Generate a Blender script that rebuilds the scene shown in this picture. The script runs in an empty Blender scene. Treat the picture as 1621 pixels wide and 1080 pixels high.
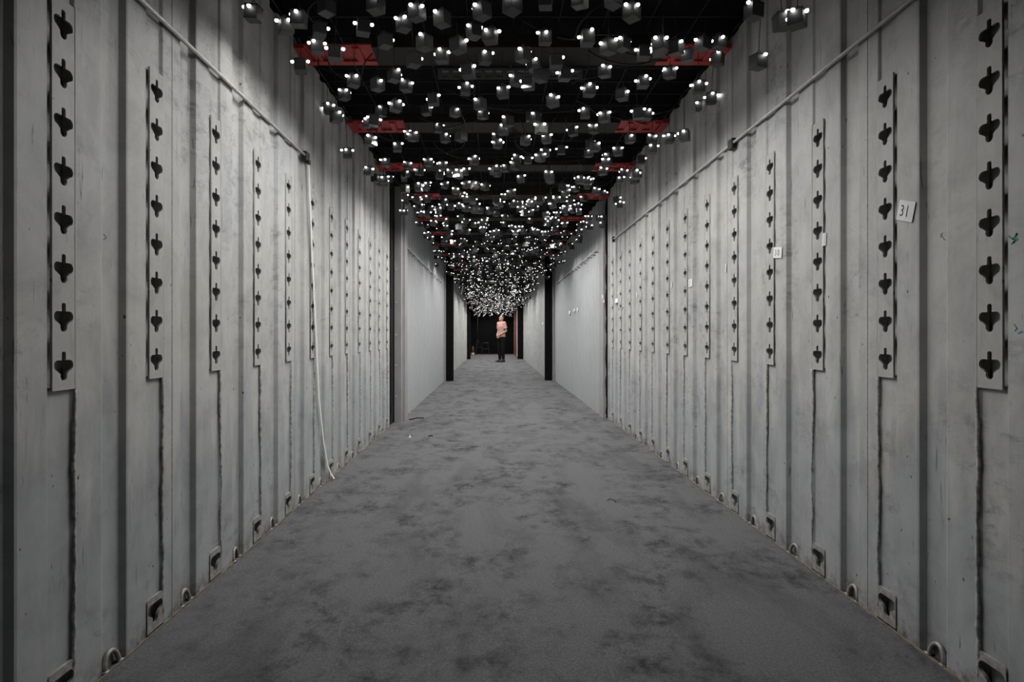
import bpy, bmesh, math, random
from mathutils import Vector, Matrix, Quaternion
random.seed(7)
SC = bpy.context.scene
COL = SC.collection
PI = math.pi

# ------------------------------------------------------------------ camera, world, exposure
CAM_Z = 0.95
F_PX = 1000.0                      # focal length in pixels of the 1621 x 1080 frame
cam_d = bpy.data.cameras.new('camera')
cam = bpy.data.objects.new('camera', cam_d); COL.objects.link(cam)
cam.location = (0, 0, CAM_Z); cam.rotation_euler = (PI / 2, 0, 0)
cam_d.sensor_width = 36.0; cam_d.lens = F_PX / 1621.0 * 36.0
cam_d.shift_x = 27.5 / 1621.0; cam_d.shift_y = -10.0 / 1621.0
cam_d.clip_start = 0.02; cam_d.clip_end = 200
SC.camera = cam
w = bpy.data.worlds.new('world'); SC.world = w; w.use_nodes = True
w.node_tree.nodes['Background'].inputs[0].default_value = (0.02, 0.02, 0.022, 1)
w.node_tree.nodes['Background'].inputs[1].default_value = 0.05
SC.view_settings.view_transform = 'Standard'; SC.view_settings.look = 'None'
SC.view_settings.gamma = 1.0; SC.view_settings.use_curve_mapping = False
SC.view_settings.exposure = 0.0
SPOT_W = 1.05                       # power of one lamp cluster's downward light
BULB_E = 10.0
SC.cycles.adaptive_threshold = 0.03; SC.cycles.max_bounces = 3; SC.cycles.diffuse_bounces = 1; SC.cycles.glossy_bounces = 2

# ------------------------------------------------------------------ main dimensions (metres)
XL, XR = -1.085, 1.28              # inner faces of the first container
L1, R1 = 6.56, 7.15                # where its walls end
PER = 0.4345                       # lashing strips stand this far apart
CL, CR = 1.5855, 1.629             # first strip in view on either wall
ZS0, ZS1 = 0.811, 1.791
X2L, X2R = -1.03, 1.24
X3L, X3R = -1.07, 1.11
Y2, Y3, YE = 12.9, 24.4, 31.0
ZT = 2.56

# ------------------------------------------------------------------ helpers
def obj(name, bm, mat, parent=None, smooth=False, kind=None):
    me = bpy.data.meshes.new(name)
    if isinstance(bm, bpy.types.Mesh): me = bm
    else:
        bm.to_mesh(me); bm.free()
    if mat is not None and len(me.materials) == 0: me.materials.append(mat)
    if smooth:
        for p in me.polygons: p.use_smooth = True
    o = bpy.data.objects.new(name, me); COL.objects.link(o)
    if parent is not None: o.parent = parent
    if kind: o['kind'] = kind
    return o

def share(name, me, parent=None, loc=(0, 0, 0), rot=(0, 0, 0), scale=(1, 1, 1)):
    o = bpy.data.objects.new(name, me); COL.objects.link(o)
    o.location = loc; o.rotation_euler = rot; o.scale = scale
    if parent is not None: o.parent = parent
    return o

def tag(o, label, cat, group=None):
    o['label'] = label; o['category'] = cat
    if group: o['group'] = group
    return o

def empty(name, loc=(0, 0, 0), rz=0):
    o = bpy.data.objects.new(name, None); COL.objects.link(o)
    o.location = loc; o.rotation_euler = (0, 0, rz); o.empty_display_size = 0.05
    return o

def add_box(bm, lo, hi, bevel=0.0, mat=None):
    r = bmesh.ops.create_cube(bm, size=1.0)
    vs = r['verts']
    for v in vs:
        v.co = Vector([lo[i] + (v.co[i] + 0.5) * (hi[i] - lo[i]) for i in range(3)])
    if bevel:
        es = list({e for v in vs for e in v.link_edges})
        r2 = bmesh.ops.bevel(bm, geom=es, offset=bevel, segments=1, profile=0.5, affect='EDGES')
        vs = list({v for f in r2['faces'] for v in f.verts} | {v for v in vs if v.is_valid})
    if mat is not None: bmesh.ops.transform(bm, matrix=mat, verts=vs)
    return vs

def add_tube(bm, pts, r, n=8, cap=True, rz=None):
    """tube through pts; r number or list of (ra, rb); rz fixes the reference axis"""
    pts = [Vector(p) for p in pts]; rings = []
    prev = None
    for i, p in enumerate(pts):
        t = (pts[min(i + 1, len(pts) - 1)] - pts[max(i - 1, 0)]).normalized()
        if prev is None:
            a = Vector(rz) if rz else (Vector((1, 0, 0)) if abs(t.x) < 0.9 else Vector((0, 1, 0)))
        else: a = prev
        u = (a - t * a.dot(t)).normalized(); v = t.cross(u); prev = u
        rr = r[i] if isinstance(r, (list, tuple)) else r
        ra, rb = rr if isinstance(rr, (list, tuple)) else (rr, rr)
        rings.append([bm.verts.new(p + u * ra * math.cos(2 * PI * k / n) + v * rb * math.sin(2 * PI * k / n)) for k in range(n)])
    for a, b in zip(rings, rings[1:]):
        for k in range(n): bm.faces.new((a[k], a[(k + 1) % n], b[(k + 1) % n], b[k]))
    if cap:
        bm.faces.new(list(reversed(rings[0]))); bm.faces.new(rings[-1])

def add_ball(bm, c, r, sub=1, scale=(1, 1, 1)):
    q = bmesh.ops.create_icosphere(bm, subdivisions=sub, radius=r)
    for v in q['verts']: v.co = Vector((v.co.x * scale[0], v.co.y * scale[1], v.co.z * scale[2])) + Vector(c)

def plate_with_holes(name, outline, holes, thick, mat):
    """flat plate in the y-z plane, thickness along x, real holes cut through"""
    cu = bpy.data.curves.new(name, 'CURVE'); cu.dimensions = '2D'; cu.fill_mode = 'BOTH'
    cu.extrude = thick / 2
    for loop in [outline] + holes:
        s = cu.splines.new('POLY'); s.points.add(len(loop) - 1); s.use_cyclic_u = True
        for p, (a, b) in zip(s.points, loop): p.co = (a, b, 0, 1)
    o = bpy.data.objects.new(name, cu); COL.objects.link(o)
    dg = bpy.context.evaluated_depsgraph_get(); dg.update()
    me = bpy.data.meshes.new_from_object(o.evaluated_get(dg))
    bpy.data.objects.remove(o); bpy.data.curves.remove(cu)
    me.transform(Matrix(((0, 0, 1, 0), (1, 0, 0, 0), (0, 1, 0, 0), (0, 0, 0, 1))))
    me.name = name; me.materials.clear(); me.materials.append(mat)
    return me

# ------------------------------------------------------------------ materials
class NT:
    def __init__(s, name):
        s.m = bpy.data.materials.new(name); s.m.use_nodes = True
        s.t = s.m.node_tree; s.b = s.t.nodes['Principled BSDF']
    def n(s, typ, **kw):
        x = s.t.nodes.new(typ)
        for k, v in kw.items():
            if k in x.inputs.keys() if isinstance(k, str) else False: x.inputs[k].default_value = v
            else: setattr(x, k, v)
        return x
    def l(s, a, b): s.t.links.new(a, b)
    def coord(s, scale=(1, 1, 1)):
        tc = s.n('ShaderNodeTexCoord'); mp = s.n('ShaderNodeMapping'); mp.inputs['Scale'].default_value = scale
        s.l(tc.outputs['Object'], mp.inputs['Vector']); return mp.outputs['Vector']
    def noise(s, vec, scale, detail=4, rough=0.5, dist=0.0):
        x = s.n('ShaderNodeTexNoise'); x.inputs['Scale'].default_value = scale; x.inputs['Detail'].default_value = detail
        x.inputs['Roughness'].default_value = rough; x.inputs['Distortion'].default_value = dist
        s.l(vec, x.inputs['Vector']); return x.outputs['Fac']
    def ramp(s, fac, stops):
        x = s.n('ShaderNodeValToRGB'); cr = x.color_ramp
        while len(cr.elements) < len(stops): cr.elements.new(0.5)
        for e, (p, c) in zip(cr.elements, stops):
            e.position = p; e.color = (c, c, c, 1) if isinstance(c, (int, float)) else (*c, 1)
        s.l(fac, x.inputs['Fac']); return x.outputs['Color']
    def mix(s, fac, a, b, mode='MIX'):
        x = s.n('ShaderNodeMix'); x.data_type = 'RGBA'; x.blend_type = mode
        for sock, val in ((x.inputs['Factor'], fac), (x.inputs['A'], a), (x.inputs['B'], b)):
            pass
        ins = [i for i in x.inputs if i.enabled]
        for sock, val in zip(ins, (fac, a, b)):
            if isinstance(val, bpy.types.NodeSocket): s.l(val, sock)
            elif isinstance(val, (int, float)): sock.default_value = val
            else: sock.default_value = (*val, 1)
        return [o for o in x.outputs if o.enabled][0]
    def bump(s, h, strength, dist):
        x = s.n('ShaderNodeBump'); x.inputs['Strength'].default_value = strength; x.inputs['Distance'].default_value = dist
        s.l(h, x.inputs['Height']); s.l(x.outputs['Normal'], s.b.inputs['Normal'])
    def set(s, color=None, rough=None, metal=None, spec=None):
        if color is not None:
            if isinstance(color, bpy.types.NodeSocket): s.l(color, s.b.inputs['Base Color'])
            else: s.b.inputs['Base Color'].default_value = (*color, 1)
        if rough is not None: s.b.inputs['Roughness'].default_value = rough
        if metal is not None: s.b.inputs['Metallic'].default_value = metal
        if spec is not None: s.b.inputs['Specular IOR Level'].default_value = spec
        return s.m

def plain(name, c, rough=0.6, metal=0.0, var=0.12, scale=30, spec=0.4):
    t = NT(name); v = t.noise(t.coord(), scale, 3)
    col = t.mix(t.ramp(v, [(0.3, 0.0), (0.7, 1.0)]), [x * (1 - var) for x in c], [min(1, x * (1 + var)) for x in c])
    return t.set(col, rough, metal, spec)

def painted_steel(name, base, warm, cool, scuff=0.5, rust=True, dirt=1.0):
    t = NT(name)
    p = t.coord(); ps = t.coord((1, 1.2, 0.16)); pd = t.coord((1, 3.0, 6.5))
    c = t.mix(t.ramp(t.noise(p, 1.6, 5, 0.6), [(0.36, 0), (0.64, 1)]), warm, cool)
    c = t.mix(0.45, c, base)
    if rust:     # cooler repaint in uneven panels over the lower half, yellowed paint above
        sz = t.n('ShaderNodeSeparateXYZ'); t.l(p, sz.inputs[0])
        wob = t.noise(t.coord((1, 4.6, 0.01)), 2.0, 2)
        ad = t.n('ShaderNodeMath'); ad.operation = 'MULTIPLY_ADD'; ad.inputs[1].default_value = 1.5; t.l(wob, ad.inputs[0]); t.l(sz.outputs['Z'], ad.inputs[2])
        mr = t.n('ShaderNodeMapRange'); mr.inputs[1].default_value = 1.30; mr.inputs[2].default_value = 1.42; mr.inputs[3].default_value = 0.75; mr.inputs[4].default_value = 0.0
        t.l(ad.outputs[0], mr.inputs[0]); c = t.mix(mr.outputs[0], c, (0.39, 0.407, 0.424))
    streak = t.ramp(t.noise(ps, 9, 5, 0.65, 0.4), [(0.38, 0.80), (0.62, 1.0)])
    c = t.mix(0.55 * dirt, c, streak, 'MULTIPLY')
    cloud = t.ramp(t.noise(p, 5.5, 6, 0.7, 0.6), [(0.32, 0.66), (0.58, 1.0)])
    c = t.mix(0.7 * dirt, c, cloud, 'MULTIPLY')
    # rubbed dark scuffs and hair scratches
    area = t.ramp(t.noise(p, 2.3, 3), [(0.48, 0.0), (0.62, 1.0)])
    marks = t.ramp(t.noise(pd, 2.6, 7, 0.8, 0.15), [(0.50, 0.0), (0.66, 1.0)])
    f = t.mix(1.0, area, marks, 'MULTIPLY'); f = t.mix(1.0, f, (scuff, scuff, scuff), 'MULTIPLY')
    c = t.mix(f, c, (0.13, 0.13, 0.13))
    scr = t.ramp(t.noise(t.coord((1, 26, 1.3)), 3.0, 4, 0.6, 2.0), [(0.665, 0.0), (0.70, 0.75)])
    c = t.mix(scr, c, (0.10, 0.09, 0.085))
    dots = t.ramp(t.noise(p, 38, 2, 0.5), [(0.745, 0.0), (0.77, 1.0)])
    c = t.mix(dots, c, (0.10, 0.075, 0.06))
    if rust:
        sep = t.n('ShaderNodeSeparateXYZ'); t.l(p, sep.inputs[0])
        rz = t.ramp(sep.outputs['Z'], [(0.0, 1.0), (0.09, 0.0)])
        rn = t.ramp(t.noise(p, 14, 5, 0.7), [(0.42, 0.0), (0.62, 1.0)])
        c = t.mix(t.mix(1.0, rz, rn, 'MULTIPLY'), c, (0.09, 0.065, 0.045))
    t.bump(t.noise(t.coord((1, 1, 0.5)), 7, 4, 0.55), 0.25, 0.012)
    return t.set(c, 0.55, 0.0, 0.35)

M = {}
M['steel'] = painted_steel('painted_steel_warm_grey', (0.50, 0.50, 0.483), (0.515, 0.50, 0.465), (0.46, 0.475, 0.49), 0.7)
M['steel2'] = painted_steel('painted_steel_pale_grey', (0.38, 0.39, 0.396), (0.37, 0.38, 0.384), (0.36, 0.375, 0.39), 0.06, False, 0.25)
M['steel3'] = painted_steel('painted_steel_mottled_grey', (0.42, 0.43, 0.42), (0.42, 0.42, 0.40), (0.39, 0.41, 0.41), 0.6, False)
M['strip'] = painted_steel('strip_paint', (0.50, 0.495, 0.475), (0.51, 0.50, 0.47), (0.49, 0.495, 0.484), 0.35, False)
M['weld'] = plain('weld_sealant', (0.40, 0.40, 0.39), 0.55, 0, 0.5, 60)
M['socket'] = plain('socket_paint', (0.29, 0.285, 0.27), 0.6, 0, 0.3, 50)
M['ring'] = plain('ring_worn_steel', (0.30, 0.29, 0.27), 0.45, 0.3, 0.3, 60)
M['rod'] = plain('rod_light_steel', (0.62, 0.61, 0.58), 0.4, 0.1, 0.12, 40)
M['post'] = plain('post_grey_paint', (0.30, 0.29, 0.295), 0.55, 0, 0.1, 6)
M['black'] = plain('black_rubber', (0.012, 0.012, 0.013), 0.85, 0, 0.3, 10, 0.2)
M['curtain'] = plain('black_molton', (0.008, 0.008, 0.009), 1.0, 0, 0.2, 20, 0.05)
M['dark_metal'] = plain('dark_metal', (0.02, 0.02, 0.021), 0.5, 0.2, 0.2, 40)
M['ceil'] = plain('dark_tarpaulin', (0.010, 0.010, 0.011), 0.9, 0, 0.3, 6, 0.1)
M['red'] = plain('red_oxide_paint', (0.52, 0.045, 0.04), 0.5, 0, 0.2, 25)
M['brown'] = plain('brown_beam_paint', (0.013, 0.009, 0.006), 0.7, 0, 0.2, 20)
M['slot_grey'] = plain('slotted_bar_grey', (0.12, 0.12, 0.12), 0.6, 0.2, 0.2, 30)
M['wood'] = plain('bare_floor_wood', (0.16, 0.14, 0.11), 0.8, 0, 0.4, 30)
M['paper'] = plain('note_paper', (0.80, 0.80, 0.79), 0.9, 0, 0.03, 60, 0.1)
M['ink'] = plain('pen_ink', (0.02, 0.02, 0.025), 0.8, 0, 0.1, 60, 0.1)
M['ink_blue'] = plain('crayon_blue', (0.16, 0.27, 0.38), 0.8, 0, 0.2, 60, 0.1)
M['ink_green'] = plain('crayon_green', (0.14, 0.30, 0.22), 0.8, 0, 0.2, 60, 0.1)
M['webbing'] = plain('white_webbing', (0.74, 0.73, 0.70), 0.8, 0, 0.06, 80, 0.2)
M['lampbox'] = plain('lamp_box_grey', (0.07, 0.07, 0.072), 0.5, 0.0, 0.12, 60)
M['cord'] = plain('black_cord', (0.012, 0.012, 0.012), 0.6, 0, 0.2, 60)
M['rust'] = plain('rusty_red_door', (0.17, 0.065, 0.045), 0.75, 0, 0.35, 9)
M['skin'] = plain('skin', (0.36, 0.225, 0.17), 0.55, 0, 0.06, 30)
M['shirt'] = plain('pink_cotton', (0.47, 0.265, 0.245), 0.9, 0, 0.08, 14, 0.1)
M['trousers'] = plain('black_cotton', (0.008, 0.008, 0.009), 0.95, 0, 0.2, 30, 0.1)
M['shoe'] = plain('shoe_dark', (0.02, 0.02, 0.021), 0.6, 0, 0.2, 30)
M['hair'] = plain('dark_hair', (0.03, 0.022, 0.018), 0.6, 0, 0.3, 80)
M['eye'] = plain('eye_white', (0.7, 0.7, 0.7), 0.3, 0, 0.05, 20)
M['orange'] = plain('orange_paint', (0.12, 0.05, 0.025), 0.5, 0, 0.15, 30)

tb = NT('led_glow'); tb.b.inputs['Base Color'].default_value = (0.9, 0.9, 0.9, 1)
tb.b.inputs['Emission Color'].default_value = (1.0, 0.985, 0.96, 1); tb.b.inputs['Emission Strength'].default_value = BULB_E
M['bulb'] = tb.m

# carpet: short pile with brushed, trodden darker patches
t = NT('grey_carpet')
p = t.coord(); fine = t.noise(p, 120, 6, 0.9); mid = t.noise(p, 70, 4, 0.7)
c = t.mix(t.ramp(fine, [(0.3, 0), (0.7, 1)]), (0.045, 0.045, 0.047), (0.24, 0.238, 0.245))
big = t.ramp(t.noise(t.coord((1.25, 0.8, 1)), 2.2, 5, 0.62, 0.3), [(0.41, 0.0), (0.57, 1.0)])
sm = t.ramp(t.noise(t.coord((1.1, 0.85, 1)), 6.0, 8, 0.80, 0.1), [(0.46, 0.0), (0.615, 1.0)])
f = t.mix(1.0, big, sm, 'MULTIPLY')
f = t.mix(1.0, f, (0.86, 0.86, 0.86), 'MULTIPLY')
c = t.mix(f, c, (0.024, 0.024, 0.025))
veil = t.ramp(t.noise(t.coord((2.0, 0.55, 1)), 1.7, 5, 0.6, 0.4), [(0.50, 0.0), (0.66, 0.45)])
c = t.mix(veil, c, (0.05, 0.05, 0.052))
c = t.mix(t.ramp(t.noise(p, 1.1, 4, 0.6), [(0.35, 0.0), (0.65, 0.25)]), c, (0.16, 0.158, 0.163))
c = t.mix(t.ramp(mid, [(0.55, 0.0), (0.75, 0.35)]), c, (0.06, 0.06, 0.063))
lint = t.ramp(t.noise(p, 190, 1, 0.5), [(0.755, 0.0), (0.77, 1.0)])
c = t.mix(t.mix(1.0, lint, (0.4, 0.4, 0.4), 'MULTIPLY'), c, (0.55, 0.54, 0.52))
t.bump(fine, 0.8, 0.004)
M['carpet'] = t.set(c, 1.0, 0, 0.05)

# ------------------------------------------------------------------ structure: floor, ceiling
bm = bmesh.new(); add_box(bm, (-1.35, -1.3, -0.06), (1.55, YE + 0.1, 0.0))
obj('floor', bm, M['carpet'], kind='structure')
bm = bmesh.new(); add_box(bm, (-1.35, -1.3, 2.70), (1.55, YE + 0.1, 2.74))
ceiling = obj('ceiling', bm, M['ceil'], kind='structure')
bm = bmesh.new()
y = 1.6
while y < YE:
    add_tube(bm, [(-1.2, y, 2.60), (1.4, y, 2.60)], 0.004, 4); y += 0.21
for i in range(11):
    x = -1.1 + i * 0.24
    add_tube(bm, [(x, 1.4, 2.606), (x, YE, 2.606)], 0.0035, 4)
g = obj('wire_grid', bm, M['dark_metal'], ceiling, kind='stuff')
bm = bmesh.new(); add_box(bm, (-1.4, YE, 0), (1.6, YE + 0.05, 2.7))
obj('wall_end', bm, M['curtain'], kind='structure')

# ------------------------------------------------------------------ first container: corrugated walls with lashing strips
DA, DB = 0.007, 0.019
def wall_profile(c0, y0, y1):
    """(y, depth) list along the wall; depth outward from the inner face"""
    pts = [(y0, 0.0)]
    k = math.floor((y0 - c0) / PER) - 1
    while True:
        c = c0 + k * PER; k += 1
        seg = [(c - 0.0550, 0.0), (c - 0.0530, 0.001), (c - 0.049, DA), (c + 0.037, DA), (c + 0.0445, 0.001), (c + 0.047, 0.0)]
        b = c + 0.160                      # start of the plain groove
        seg += [(b - 0.004, 0.0), (b + 0.001, 0.0012), (b + 0.011, DB - 0.0012), (b + 0.016, DB), (b + 0.100, DB),
                (b + 0.106, DB - 0.0012), (b + 0.117, 0.0016), (b + 0.124, 0.0)]
        for s in seg:
            if y0 < s[0] < y1: pts.append(s)
        if c > y1: break
    pts.append((y1, pts[-1][1]))
    return pts

def corrugated(name, prof, xin, sgn, z0, z1, mat, parent=None, kind='structure', thick=0.035, cavity=False):
    bm = bmesh.new(); cols = []
    zs = [z0, z1] if kind is None or not cavity else [z0, 0.024, 0.025, 0.105, 0.106, ZS0 + 0.008, ZS0 + 0.009, ZS1 - 0.009, ZS1 - 0.008, z1]
    for (y, d) in prof:
        cols.append([bm.verts.new((xin + sgn * (d + (0.019 if cavity and abs(d - DA) < 1e-6 and any(a_ < z < b_ for a_, b_ in ((0.0245, 0.1055), (ZS0 + 0.0085, ZS1 - 0.0085))) else 0)), y, z)) for z in zs])
    for a, b in zip(cols, cols[1:]):
        for i in range(len(zs) - 1):
            q = (a[i], b[i], b[i + 1], a[i + 1]) if sgn < 0 else (a[i], a[i + 1], b[i + 1], b[i])
            bm.faces.new(q)
    # outer skin gives the wall a body
    xo = xin + sgn * (0.045 + thick); ya, yb = prof[0][0], prof[-1][0]
    o1 = [bm.verts.new((xo, ya, z)) for z in (z0, z1)]; o2 = [bm.verts.new((xo, yb, z)) for z in (z0, z1)]
    bm.faces.new((o1[0], o1[1], o2[1], o2[0]))
    bm.faces.new([o1[0], o1[1]] + list(reversed(cols[0]))); bm.faces.new([o2[0], o2[1]] + list(reversed(cols[-1])))
    bm.faces.new([o1[1], o2[1]] + [c[-1] for c in reversed(cols)])
    bmesh.ops.recalc_face_normals(bm, faces=bm.faces)
    return obj(name, bm, mat, parent, kind=kind)

wall_l = corrugated('wall_left_front', wall_profile(CL, -1.2, L1), XL, -1, 0, ZT, M['steel'], cavity=True)
wall_r = corrugated('wall_right_front', wall_profile(CR, -1.2, R1), XR, 1, 0, ZT, M['steel'], cavity=True)

# trefoil keyhole outline in (y, z)
def trefoil(cy, cz, slot=True, s=1.0):
    P = []
    def arc(ox, oz, r, a0, a1, n):
        for i in range(n + 1):
            a = math.radians(a0 + (a1 - a0) * i / n); P.append((ox + r * math.cos(a), oz + r * math.sin(a)))
    if slot: P += [(0.0075, 0.013), (0.0075, 0.030), (0.0045, 0.034), (-0.0045, 0.034), (-0.0075, 0.030), (-0.0075, 0.013)]
    arc(-0.022, 0.0, 0.0135, 90, 262, 7)
    arc(0.0, -0.026, 0.0128, 160, 380, 9)
    arc(0.022, 0.0, 0.0135, -82, 90, 7)
    return [(cy + a * s, cz + b * s) for a, b in P]

HSP = 0.1225
H = ZS1 - ZS0
strip_me = plate_with_holes('lashing_strip', [(-0.0415, 0), (0.0415, 0), (0.0415, H), (-0.0415, H)],
                            [trefoil(-0.0, 0.062 + HSP * k) for k in range(8)], 0.006, M['strip'])
sock_me = plate_with_holes('lashing_socket', [(-0.046, 0.012), (0.046, 0.012), (0.046, 0.112), (0.038, 0.118), (-0.038, 0.118), (-0.046, 0.112)],
                           [trefoil(0, 0.080, False, 1.25)], 0.009, M['socket'])

def bead_mesh(z0, z1, seed, r=0.0035):
    rnd = random.Random(seed); bm = bmesh.new(); n = int((z1 - z0) / 0.018) + 2
    pts, rr = [], []
    wob = 0
    for i in range(n):
        wob = 0.9 * wob + rnd.uniform(-0.0022, 0.0022)
        pts.append((rnd.uniform(-0.0008, 0.0008), wob, z0 + (z1 - z0) * i / (n - 1)))
        rr.append(r * rnd.uniform(0.75, 1.35) * (1.6 if rnd.random() < 0.05 else 1))
    add_tube(bm, pts, rr, 6)
    me = bpy.data.meshes.new('weld_bead'); bm.to_mesh(me); bm.free(); me.materials.append(M['weld'])
    for p in me.polygons: p.use_smooth = True
    return me
beads = [bead_mesh(0.0, ZS0, 10 + i, 0.005) for i in range(4)]
bm = bmesh.new(); add_box(bm, (-0.003, -0.0035, ZS0), (0.003, 0.0035, ZS1 + 0.004), 0.0012)
bm_f = bpy.data.meshes.new('strip_flange'); bm.to_mesh(bm_f); bm.free(); bm_f.materials.append(M['strip'])
bm = bmesh.new()
add_tube(bm, [(0, 0.033 * math.cos(a), 0.004 + 0.044 * math.sin(a)) for a in [PI * i / 12 for i in range(13)]], 0.0068, 8)
add_box(bm, (-0.010, -0.043, 0), (0.010, -0.026, 0.007)); add_box(bm, (-0.010, 0.026, 0), (0.010, 0.043, 0.007))
ring_me = bpy.data.meshes.new('lashing_ring'); bm.to_mesh(ring_me); bm.free(); ring_me.materials.append(M['ring'])
for p_ in ring_me.polygons: p_.use_smooth = len(p_.vertices) == 4
bm = bmesh.new(); add_box(bm, (-0.0012, -0.0012, 0), (0.0012, 0.0012, ZT - 0.02))
seam_me = bpy.data.meshes.new('panel_seam'); bm.to_mesh(seam_me); bm.free(); seam_me.materials.append(M['weld'])

def dress(wall, xin, sgn, c0, y1, nstrip, seed):
    rnd = random.Random(seed)
    for k in range(-3, nstrip):
        c = c0 + k * PER
        if k >= -3:
            share('lashing_strip', strip_me, wall, (xin - sgn * 0.001, c, ZS0), (0, rnd.uniform(-0.002, 0.002), 0))
            share('strip_flange', bm_f, wall, (xin - sgn * 0.001, c + 0.0455, 0))
        if k >= -3:
            share('weld_bead', beads[k % 4], wall, (xin + sgn * 0.001, c + 0.0445, 0), scale=(1, 1 if k % 2 else -1, 1))
            share('lashing_socket', sock_me, wall, (xin + sgn * 0.001, c - 0.006, 0))
        b = c + 0.210
        if b < y1 - 0.05 :
            share('lashing_ring', ring_me, wall, (xin + sgn * 0.006, b + rnd.uniform(-0.006, 0.006), 0), (0, sgn * 0.12, rnd.uniform(-0.15, 0.15)))
        if k % 3 == 1: share('panel_seam', seam_me, wall, (xin, c + 0.105, 0.0))
dress(wall_l, XL, -1, CL, L1, 12, 3)
dress(wall_r, XR, 1, CR, R1, 13, 4)
for n_, (x0, x1, y1_) in enumerate(((XL, XL + 0.005, L1), (XR - 0.008, XR, R1)), 1):
    bm = bmesh.new(); add_box(bm, (x0, -1.2, 0.0), (x1, y1_, 0.005))
    obj('trim_%d' % n_, bm, M['wood'], kind='structure')

# black seals in the gaps between the containers
def seal(name, x0, x1, ya, yb, side):
    bm = bmesh.new(); rnd = random.Random(ya)
    add_box(bm, (min(x0, x1), ya, 0), (max(x0, x1), yb, ZT + 0.05))
    # lumpy rubber lip against the first wall
    z = 0.05
    lip = []
    while z < ZT:
        lip.append((x0, ya + 0.02 + rnd.uniform(-0.012, 0.012), z)); z += 0.09
    add_tube(bm, lip, 0.018, 6)
    return obj(name, bm, M['black'], kind='structure')
seal('trim_3', XL - 0.012, XL - 0.15, L1 + 0.03, 6.9, -1)
seal('trim_4', XR - 0.005, XR + 0.13, R1 + 0.03, 7.25, 1)

# ------------------------------------------------------------------ second and third container
def plain_profile(y0, y1, pitch, d):
    P = [(y0, 0)]; y = y0 + 0.02
    while y + pitch < y1:
        a = pitch / 4
        P += [(y, 0), (y + a * 0.9, d), (y + 2 * a, d), (y + 2.9 * a, 0)]; y += pitch
    P.append((y1, 0)); return P
w2l = corrugated('wall_left_middle', plain_profile(7.2, Y2 - 0.06, 0.28, 0.022), X2L, -1, 0, ZT, M['steel2'])
w2r = corrugated('wall_right_middle', plain_profile(7.45, Y2 + 0.02, 0.28, 0.022), X2R, 1, 0, ZT, M['steel2'])
w3l = corrugated('wall_left_rear', plain_profile(Y2 + 0.4, Y3, 0.28, 0.03), X3L, -1, 0, ZT, M['steel3'])
w3r = corrugated('wall_right_rear', plain_profile(Y2 + 0.4, Y3, 0.28, 0.03), X3R, 1, 0, ZT, M['steel3'])
def post(parent, name, profile, mat, z1=ZT):
    """upright post from a plan outline"""
    bm = bmesh.new()
    lo = [bm.verts.new((x, y, 0)) for x, y in profile]; hi = [bm.verts.new((x, y, z1)) for x, y in profile]
    n = len(profile)
    for i in range(n): bm.faces.new((lo[i], lo[(i + 1) % n], hi[(i + 1) % n], hi[i]))
    bm.faces.new(hi); bm.faces.new(list(reversed(lo)))
    bmesh.ops.recalc_face_normals(bm, faces=bm.faces)
    return obj(name, bm, mat, parent)
def rivets(parent, x, y, zs, r=0.009):
    for z in zs:
        bm = bmesh.new(); add_ball(bm, (x, y, z), r, 1, (1, 0.5, 1)); obj('bolt', bm, M['rod'], parent)
p1 = post(w2l, 'corner_post', [(-1.088, 6.86), (-1.015, 6.86), (-1.012, 6.95), (-0.985, 6.95), (-0.985, 7.14), (X2L, 7.21), (-1.088, 7.21)], M['post'])
rivets(p1, -1.068, 6.856, (0.28, 0.62, 0.95, 1.30, 1.66))
p2 = post(w2r, 'corner_post', [(1.40, 7.26), (1.27, 7.26), (1.27, 7.19), (1.236, 7.19), (1.236, 7.22), (1.236, 7.46), (1.40, 7.46)], M['post'])
rivets(p2, 1.236, 7.32, (0.3, 0.75, 1.2))
post(w2l, 'end_post', [(-1.2, Y2 - 0.07), (-0.995, Y2 - 0.07), (-0.995, Y2 + 0.01), (-1.2, Y2 + 0.01)], M['post'])
post(w2r, 'end_post', [(1.40, Y2 + 0.12), (1.195, Y2 + 0.12), (1.195, Y2 + 0.19), (1.40, Y2 + 0.19)], M['post'])
def black_panel(name, x0, x1, y0, y1):
    bm = bmesh.new(); add_box(bm, (x0, y0, 0), (x1, y1, ZT), 0.004)
    o = obj(name, bm, M['curtain'], kind='structure'); return o
black_panel('trim_5', -1.30, -0.845, Y2 + 0.02, Y2 + 0.14)
black_panel('trim_6', 1.045, 1.42, Y2 + 0.20, Y2 + 0.32)
black_panel('trim_7', -1.25, -0.93, Y3, Y3 + 0.14)
black_panel('trim_8', 0.895, 1.30, Y3 + 0.1, Y3 + 0.24)
black_panel('trim_9', -1.36, -1.30, Y3 - 0.1, YE)
# rusty door leaf standing along the right at the far end
bm = bmesh.new(); add_box(bm, (0.93, Y3 + 0.4, 0.02), (0.99, YE - 0.4, 2.5), 0.01)
door = obj('door_1', bm, M['rust'], kind='structure')
for yy in (25.4, 27.2, 29.4):
    bm = bmesh.new(); add_tube(bm, [(0.905, yy, 0.08), (0.905, yy, 2.4)], 0.018, 8)
    for zz in (0.4, 1.3, 2.1): add_box(bm, (0.89, yy - 0.035, zz), (0.93, yy + 0.035, zz + 0.06))
    obj('locking_bar', bm, M['rod'] if yy < 26 else M['rust'], door)

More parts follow.
